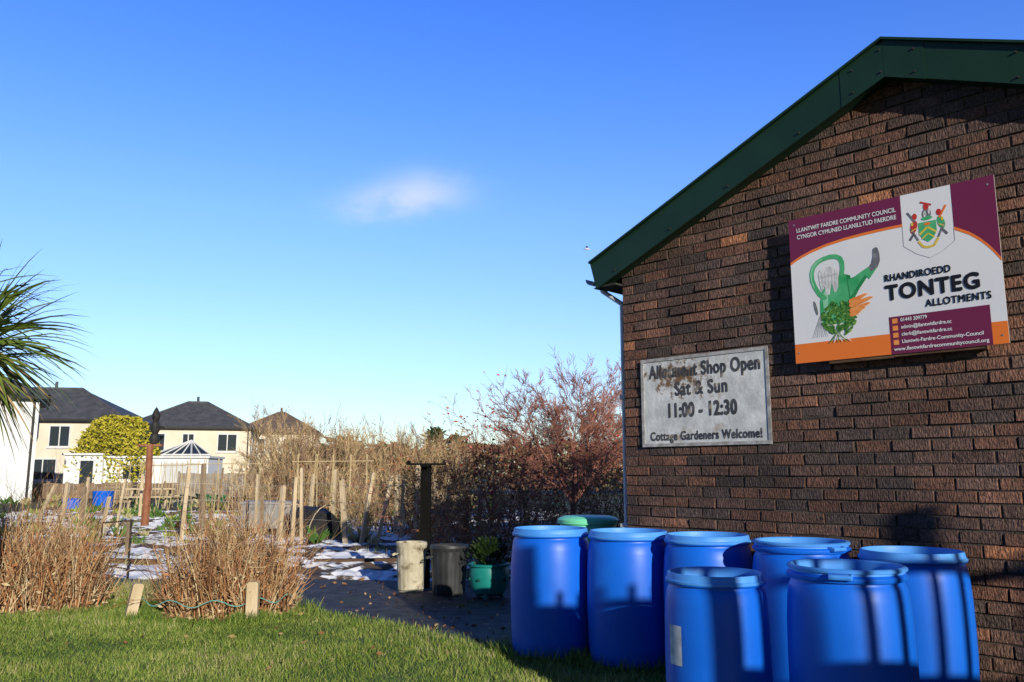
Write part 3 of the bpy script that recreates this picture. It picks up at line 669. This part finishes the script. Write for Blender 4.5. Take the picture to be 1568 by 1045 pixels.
# ---------------------------------------------------------------- cordyline palm
pm=[M('palm_green',(.07,.13,.018),(.20,.25,.05),3,rough=.4,spec=.5),M('palm_dead',(.38,.27,.12),(.48,.36,.19),3),M('palm_trunk',(.14,.10,.07),(.22,.17,.12),10,bump=.8,bscale=20)]
mb=MB(); r_=random.Random(9)
def blade(p,d,L,w_,droop,mi):
    x,y,z=p;dx,dy,dz=d; side=Vector((dy,-dx,0)); 
    if side.length<.01: side=Vector((1,0,0))
    side.normalize(); ns=6; tw=r_.gauss(0,.4)
    L1=[];L2=[]
    for i in range(ns+1):
        t=i/ns; ww=w_*(.5+.5*min(1,t*4))*(1-t**3)*.5+.0008
        up=Vector((0,0,1))*math.sin(tw)+side*math.cos(tw)
        L1.append((x+up.x*ww,y+up.y*ww,z+up.z*ww));L2.append((x-up.x*ww,y-up.y*ww,z-up.z*ww))
        dz-=droop/ns*(t+.4); l=math.sqrt(dx*dx+dy*dy+dz*dz); x+=dx/l*L/ns;y+=dy/l*L/ns;z+=dz/l*L/ns
    o=len(mb.v); mb.v.extend(L1+L2)
    for i in range(ns): mb.f.append([o+i,o+i+1,o+ns+2+i,o+ns+1+i]); mb.m.append(mi)
for (cx,cy,cz,n) in [(0,0,2.25,380),(-.5,.3,2.55,160)]:
    for i in range(n):
        a=r_.random()*6.283; e=math.radians(r_.uniform(-65,75)); 
        dead=e<math.radians(-30) and r_.random()<.4
        blade((cx,cy,cz+r_.uniform(-.15,.1)),(math.cos(a)*math.cos(e),math.sin(a)*math.cos(e),math.sin(e)),r_.uniform(.62,.92),.026,r_.uniform(.4,1.4),1 if dead else 0)
mb.tube([(-.1,.1,0),(-.08,.08,1.0),(0,0,1.9),(0,0,2.3)],[.10,.085,.075,.05],12,2); mb.tube([(-.08,.08,1.4),(-.4,.25,2.1),(-.5,.3,2.55)],[.07,.06,.05],10,2)
mb.obj('cordyline_palm',pm,loc=(-3.95,6.0,0))
# ---------------------------------------------------------------- houses
render=M('cream_render',(.66,.59,.46),(.74,.68,.56),.8,rough=.9); renderw=M('white_render',(.72,.75,.78),(.78,.80,.82),.8,rough=.9)
slate=M('slate_roof',(.06,.065,.075),(.10,.10,.11),2,rough=.7,bump=.3,bscale=6); tile=M('brown_tile_roof',(.14,.10,.075),(.2,.15,.11),2,rough=.8,bump=.3,bscale=6)
def house(name,x,y,rz,w_,dp,eave,ridge,wall,roof,wins,hip=2.2):
    e=empty(name,(x,y,0),rz)
    mb=MB(); mb.box(0,w_,0,dp,0,eave); mb.obj('walls',[wall],e)
    mb=MB(); o=.35; A=(-o,-o,eave-.05);B=(w_+o,-o,eave-.05);C=(w_+o,dp+o,eave-.05);Dd=(-o,dp+o,eave-.05);E1=(hip,dp/2,ridge);F1=(w_-hip,dp/2,ridge)
    mb.add([A,B,C,Dd,E1,F1],[(0,1,5,4),(1,2,5),(2,3,4,5),(3,0,4),(3,2,1,0)])
    mb.tube([E1,F1],[.12,.12],6); mb.tube([B,F1],[.10,.10],6); mb.tube([A,E1],[.10,.10],6)
    mb.tube([(w_*.5,dp/2,ridge),(w_*.5,dp/2,ridge+.5)],[.12,.1],8,0,True)
    mb.obj('roof',[roof],e)
    mb=MB(); mb.box(-o-.02,w_+o+.02,-o-.12,-o-.02,eave-.17,eave-.03); mb.box(w_+o+.02,w_+o+.1,-o,dp+o,eave-.17,eave-.03); mb.tube([(w_-.2,-.08,.1),(w_-.2,-.08,eave-.1)],[.05,.05],6); mb.obj('gutters',[dark],e)
    mf=MB(); mg=MB()
    for (wx,wz,ww,wh) in wins:
        mf.box(wx-.08,wx+ww+.08,-.05,-.005,wz-.08,wz+wh+.08); mg.box(wx,wx+ww/2-.04,-.07,-.052,wz,wz+wh); mg.box(wx+ww/2+.04,wx+ww,-.07,-.052,wz,wz+wh); mf.box(wx-.15,wx+ww+.15,-.12,-.005,wz-.18,wz-.09)
    for (wy) in (dp*.3,dp*.7):
        mf.box(w_+.005,w_+.05,wy-.5,wy+.5,eave-1.9,eave-.8); mg.box(w_+.052,w_+.07,wy-.42,wy+.42,eave-1.82,eave-.88)
    mf.obj('window_frames',[white],e); mg.obj('window_panes',[glass],e)
    return e
house('semi_detached_house',-38.2,54.5,math.radians(8),12.0,8,4.9,7.3,render,slate,[(2.5,3.1,1.2,1.2),(5.0,3.0,.9,1.4),(7.4,3.1,1.2,1.3),(10.0,3.1,1.0,1.3),(6.3,.9,1.6,1.3),(9.4,.9,1.6,1.2)],4.2)
house('semi_detached_house',-30.6,66,math.radians(14),9.4,8,5.0,7.3,render,slate,[(1.6,3.1,1.2,1.3),(4.2,3.1,.8,1.3),(6.9,3.1,1.4,1.3),(1.6,.8,1.6,1.3)],3.9)
house('semi_detached_house',-25.2,76,math.radians(10),7.0,8,5.1,7.1,render,tile,[(1.2,3.1,1.3,1.3),(4.2,3.1,1.3,1.3)],3.2)
house('white_house',-30.4,32.6,math.radians(30),10.2,7,4.8,6.2,renderw,slate,[(2,3,1.3,1.2),(6,3,1.3,1.2)],2.4)
g=empty('garage_block',(-25.2,47,0),math.radians(3))
mb=MB(); mb.box(0,2.1,0,3,0,2.3); mb.box(2.1,7.9,.2,3,0,2.15); mb.obj('walls',[renderw],g)
mb=MB(); mb.box(-.1,2.15,-.15,3.1,2.3,2.42); mb.box(2.151,8.0,.05,3.1,2.15,2.27); mb.obj('flat_roof',[white],g)
mb=MB(); mb.box(.9,1.6,-.04,-.003,.1,2.0); mb.box(3.2,4.4,.15,.197,1.0,1.7); mb.obj('openings',[glass],g)
mb=MB(); mb.box(5.4,7.4,.15,.197,.05,1.9); mb.obj('garage_door',[M('garage_door_paint',(.55,.57,.58),(.6,.62,.63),2)],g)
cv=empty('conservatory',(-22.6,52.5,0),0)
mb=MB(); mb.box(0,3.6,0,3,0,.7); 
for i in range(7): mb.box(i*.6-.03,i*.6+.03,-.03,.03,.7,2.4)
mb.box(-.05,3.65,-.05,.05,2.4,2.5)
for i in range(7): mb.tube([(i*.6,0,2.45),(1.8,1.5,3.4)],[.05,.05],4)
mb.obj('frame',[white],cv); mb=MB(); mb.box(.02,3.58,.05,.08,.7,2.4); mb.add([(0,.05,2.45),(3.6,.05,2.45),(1.8,1.5,3.35)],[(0,1,2)]); mb.obj('panes',[glass],cv)
def panelfence(name,x0,y0,x1,y1,h,mat):
    mb=MB(); L=math.hypot(x1-x0,y1-y0); n=int(L/.16)
    for i in range(n): mb.box(i*.16,i*.16+.148,0,.02,.05,h+R.uniform(-.03,.03))
    for i in range(int(L/1.8)+1): mb.box(i*1.8-.05,i*1.8+.05,-.08,-.003,0,h+.1)
    mb.box(0,L,-.04,-.003,h*.3,h*.3+.07); ob=mb.obj(name,[mat],loc=(x0,y0,0),rotz=math.atan2(y1-y0,x1-x0))
gw=M('grey_fence',(.20,.17,.14),(.30,.26,.22),3); bw=M('brown_fence',(.16,.11,.075),(.24,.17,.11),3)
panelfence('wooden_fence',-34,44,-25.6,44.5,1.7,gw)
panelfence('wooden_fence',-30,40,-17,43,.8,bw)
panelfence('wooden_fence',-17.5,44,-9,46,1.3,gw)
# ---------------------------------------------------------------- allotment clutter
mb=MB(); mb.tube([(0,0,0),(.02,0,1.0),(.0,0,1.95)],[.10,.085,.08],8,0,True); mb.box(-.3,.3,-.04,.04,1.95,2.0,0)
mb.rev([(.001,0),(.10,.02),(.12,.12),(.10,.22),(.07,.26),(.10,.32),(.12,.42),(.09,.52),(.06,.55),(.09,.62),(.10,.70),(.06,.80),(.03,.86),(.001,.9)],(.1,0,2.0),12,1)
mb.tube([(.1,0,2.55),(.24,0,2.42)],[.04,.02],6,1,True); mb.tube([(.1,0,2.25),(-.04,0,2.1)],[.04,.02],6,1,True); mb.tube([(.1,-.08,2.66),(.1,-.18,2.63)],[.03,.008],6,1,True)
mb.obj('totem_post',[woodred,dark],loc=(-8.7,20,0))
for (x,y,h,lx) in [(-3.95,15.2,1.25,.02),(-3.75,15.1,1.42,-.04),(-4.75,16,.9,0),(-2.75,15.4,1.35,.16),(-2.45,15.3,1.3,.2),(-1.75,15.0,1.5,.08),(-2.1,16,1.2,.05),(-6.1,15.6,1.45,.05),(-5.95,16.2,1.5,-.03),(-6.7,17,1.1,.1),(-3.3,16.5,1.2,-.03),(-1.2,15.2,1.25,.05),(-7.8,16,.9,.2),(-8.9,19,1.2,.12),(-10.2,20,1.0,.03),(-12.4,22,1.2,.5),(-.6,15.6,1.1,0),(-4.9,22,1.5,.04),(-7.4,24,1.5,.02),(-3.0,15.3,1.2,-.1),(-4.3,15.6,1.1,.1),(-5.3,17.5,1.3,.0),(-1.0,12.5,.5,.1),(-5.8,12.8,.6,0),(-11.2,21,1.1,.1),(-10.6,24,1.3,0),(-13.2,26,1.2,.05),(-9.8,28,1.5,.1),(-14.6,23,1.1,-.1),(-8.2,23,1.3,.0),(-2.4,17.4,1.3,.03),(-1.5,17,1.2,-.06),(-3.9,18.3,1.4,.02),(-4.6,19,1.3,.08)]:
    stake(x,y,R.uniform(.045,.08),h,R.choice([woodpale,woodpale,wood]),(R.gauss(0,.03),lx),'fence_stake')
mb=MB()
for z in (.45,.8,1.1):
    pts=[(x,15.3+.2*math.sin(x),z+.03*math.sin(x*3)) for x in np.linspace(-6.2,-.6,24)]
    mb.tube(pts,[.003]*24,3)
mb.obj('wire_fence',[steel])
# bean-cane frames
cane=M('bamboo_cane',(.45,.35,.18),(.58,.47,.28),9)
for (x,y,n,rz) in [(-9.6,25,6,.1),(-12.8,29,6,-.1),(-5.0,19.6,5,.05),(-15.5,33,7,.1)]:
    mb=MB()
    for i in range(n):
        mb.tube([(i*.4,-.35,0),(i*.4+R.gauss(0,.02),.06,1.75)],[.014,.01],5,0,True); mb.tube([(i*.4,.35,0),(i*.4+R.gauss(0,.02),-.06,1.75)],[.014,.01],5,0,True)
    mb.tube([(-.15,0,1.58),(n*.4-.25,0,1.60)],[.012,.012],5,0,True)
    mb.obj('bean_cane_frame',[cane],loc=(x,y,0),rotz=rz)
# pallets used as compost bays
for (x,y,rz) in [(-17.5,36,.2),(-8.0,25.5,-.2),(-1.9,16.6,.3)]:
    mb=MB()
    for k in range(6): mb.box(0,1.1,0,.02,.06+k*.15,.16+k*.15)
    for k in (0,.5,1.02): mb.box(k,k+.08,.021,.1,0,.95)
    for k in range(6): mb.box(1.11,1.13,.02,1.0,.06+k*.15,.16+k*.15)
    mb.obj('pallet_compost_bay',[wood],loc=(x,y,0),rotz=rz)
def bed(x,y,w_,d_,rz):
    mb=MB(); t=.04; h=.13
    mb.box(0,w_,0,t,0,h);mb.box(0,w_,d_-t,d_,0,h);mb.box(0,t,t+.002,d_-t-.002,0,h);mb.box(w_-t,w_,t+.002,d_-t-.002,0,h);mb.box(t+.001,w_-t-.001,t+.001,d_-t-.001,0,h-.03,1)
    mb.obj('raised_bed',[oldw,plotm],loc=(x,y,0),rotz=rz)
bed(-7.0,18,2.4,1,.1); bed(-11.5,17,2.5,1.1,.1); bed(-13,24,3,1.2,0); bed(-16,28,3,1.2,0); bed(-10.5,26,3,1.2,0); bed(-8.8,13.8,2.2,1.0,.1)
mb=MB(); N=12; ys=[0,.08,.3,.55,.75,.85]; sc_=[.1,.8,1,1,.85,.2]
for yy,s_ in zip(ys,sc_):
    for a in np.linspace(0,math.pi,N): mb.v.append((.52*s_*math.cos(a)+R.gauss(0,.012),yy*1.4,.66*(.25+.75*s_)*math.sin(a)+R.gauss(0,.012)))
for j in range(5):
    for i in range(N-1): q=j*N+i; mb.f.append([q,q+1,q+N+1,q+N]); mb.m.append(1)
for k in (1,4): mb.tube([(.53*math.cos(a),ys[k]*1.4,.70*math.sin(a)) for a in np.linspace(0,math.pi,12)],[.012]*12,5,0)
mb.obj('netted_cloche',[woodpale,dark],loc=(-3.5,16.4,0),rotz=1.0)
mb=MB(); mb.rev([(.001,0),(.3,0),(.33,.1),(.35,.6),(.36,.62),(.36,.68),(.3,.68),(.001,.66)],n=20); ob=mb.obj('blue_water_tub',[blue],loc=(-14.6,30,0)); autosmooth(ob)
mb=MB(); mb.rev([(.001,0),(.24,0),(.28,.1),(.28,.4),(.30,.42),(.26,.45),(.001,.4)],n=20); ob=mb.obj('blue_water_tub',[blue],loc=(-15.2,29,.0)); autosmooth(ob)
mb=MB(); mb.box(0,1.1,0,.7,0,.62); mb.box(-.03,1.13,-.03,.73,.621,.68); mb.obj('grey_water_tank',[steel],loc=(-6.1,19,0))
mb=MB(); mb.box(0,1.8,.3,.36+.6,.70,.75); mb.box(0,1.8,-.25,.05,.42,.46); mb.box(0,1.8,1.2,1.5,.42,.46)
for x in (.25,1.5): mb.tube([(x,-.15,0),(x,.45,.7)],[.05,.05],4,0,True); mb.tube([(x,1.4,0),(x,.8,.7)],[.05,.05],4,0,True); mb.box(x-.03,x+.03,-.2,1.45,.36,.42)
mb.obj('picnic_bench',[woodpale],loc=(-14.4,31,0),rotz=.2)
mb=MB(); mb.add([(-.3,-.25,.3),(.3,-.2,.3),(.3,.2,.3),(-.3,.25,.3),(-.45,-.32,.62),(.5,-.3,.55),(.5,.3,.55),(-.45,.32,.62)],[(0,1,2,3),(0,1,5,4),(1,2,6,5),(2,3,7,6),(3,0,4,7)],0)
for sg in (-1,1): mb.tube([(.65,sg*.05,.18),(.2,sg*.22,.3),(-.95,sg*.28,.58)],[.02]*3,6,1,True); mb.tube([(-.3,sg*.22,.33),(-.35,sg*.25,0)],[.02]*2,6,1,True)
mb.tube([(.65,-.04,.18),(.65,.04,.18)],[.18,.18],16,1,True)
mb.obj('wheelbarrow',[M('barrow_green',(.02,.16,.08),(.03,.2,.1),4,rough=.4),dark],loc=(-10.4,29,0),rotz=.6)
vg=[M('veg_green',(.05,.12,.02),(.10,.20,.04),3),g2,g3]
mb=MB()
for i in range(240):
    y=R.uniform(15,42); x=R.uniform(-.62*y,-.02*y)
    n=R.randint(14,26); s=R.uniform(.12,.32); mi=R.choice([0,0,1,2])
    for k in range(n):
        a=R.random()*6.283; mb.quad((x+R.gauss(0,.05),y+R.gauss(0,.05),.04),(math.cos(a)*.7,math.sin(a)*.7,R.uniform(.3,1.1)),s*.3,s*1.1,mi)
mb.obj('vegetable_plants',vg)
mb=MB()
for i in range(20000):
    y=R.uniform(10.3,26); x=R.uniform(-.66*y,.05*y+.8)
    if math.sin(x*1.3+y*.7)+math.sin(y*1.9-x*.6)<.75: continue
    h=R.uniform(.04,.18); a=R.random()*6.283; cx,sx=math.cos(a)*.008,math.sin(a)*.008
    mb.add([(x-cx,y-sx,.0),(x+cx,y+sx,.0),(x+R.gauss(0,.06),y+R.gauss(0,.06),.04+h)],[(0,1,2)],R.choice([0,1,2,2]))
mb.obj('rough_grass',vg)
mb=MB()
for (x,y,L,rz) in [(-9.5,12.6,1.6,.1),(-6.2,12.2,1.2,-.2),(-2.8,12.0,1.3,.15),(-5.5,13.4,1.8,.1),(-11,14.5,2,.1),(-.8,11.6,.8,.2)]:
    c,s_=math.cos(rz),math.sin(rz)
    mb.slab([(x,y),(x+L*c,y+L*s_),(x+L*c-.12*s_,y+L*s_+.12*c),(x-.12*s_,y+.12*c)],.03,.11)
mb.obj('timber_planks',[oldw])
mb=MB()
for (x,y,a,b_) in [(-12.6,22.5,2.0,.8),(-14.8,24,1.2,.7),(-9,23.5,1.0,.5)]:
    o=len(mb.v)
    for j in range(7):
        for i in range(15): mb.v.append((x+a*i/14,y+b_*j/6,.08+R.uniform(0,.12)*(0<i<14 and 0<j<6)))
    for j in range(6):
        for i in range(14): q=o+j*15+i; mb.f.append([q,q+1,q+16,q+15]); mb.m.append(0)
mb.obj('horticultural_fleece',[white])
mb=MB(); mb.tube([(-.22,0,0),(-.1,0,.02),(.05,0,.02),(.2,0,.0),(.28,0,-.01)],[.01,.055,.07,.04,.008],8,0,True)
mb.add([(-.05,0,.05),(.1,0,.05),(.06,.3,.16),(-.03,.62,.08),(-.08,.3,.15)],[(0,1,2,4),(4,2,3)]); mb.add([(-.05,0,.05),(.1,0,.05),(.06,-.3,.16),(-.03,-.62,.08),(-.08,-.3,.15)],[(0,1,2,4),(4,2,3)])
mb.obj('gull',[white],loc=(5.4,58,17.3))
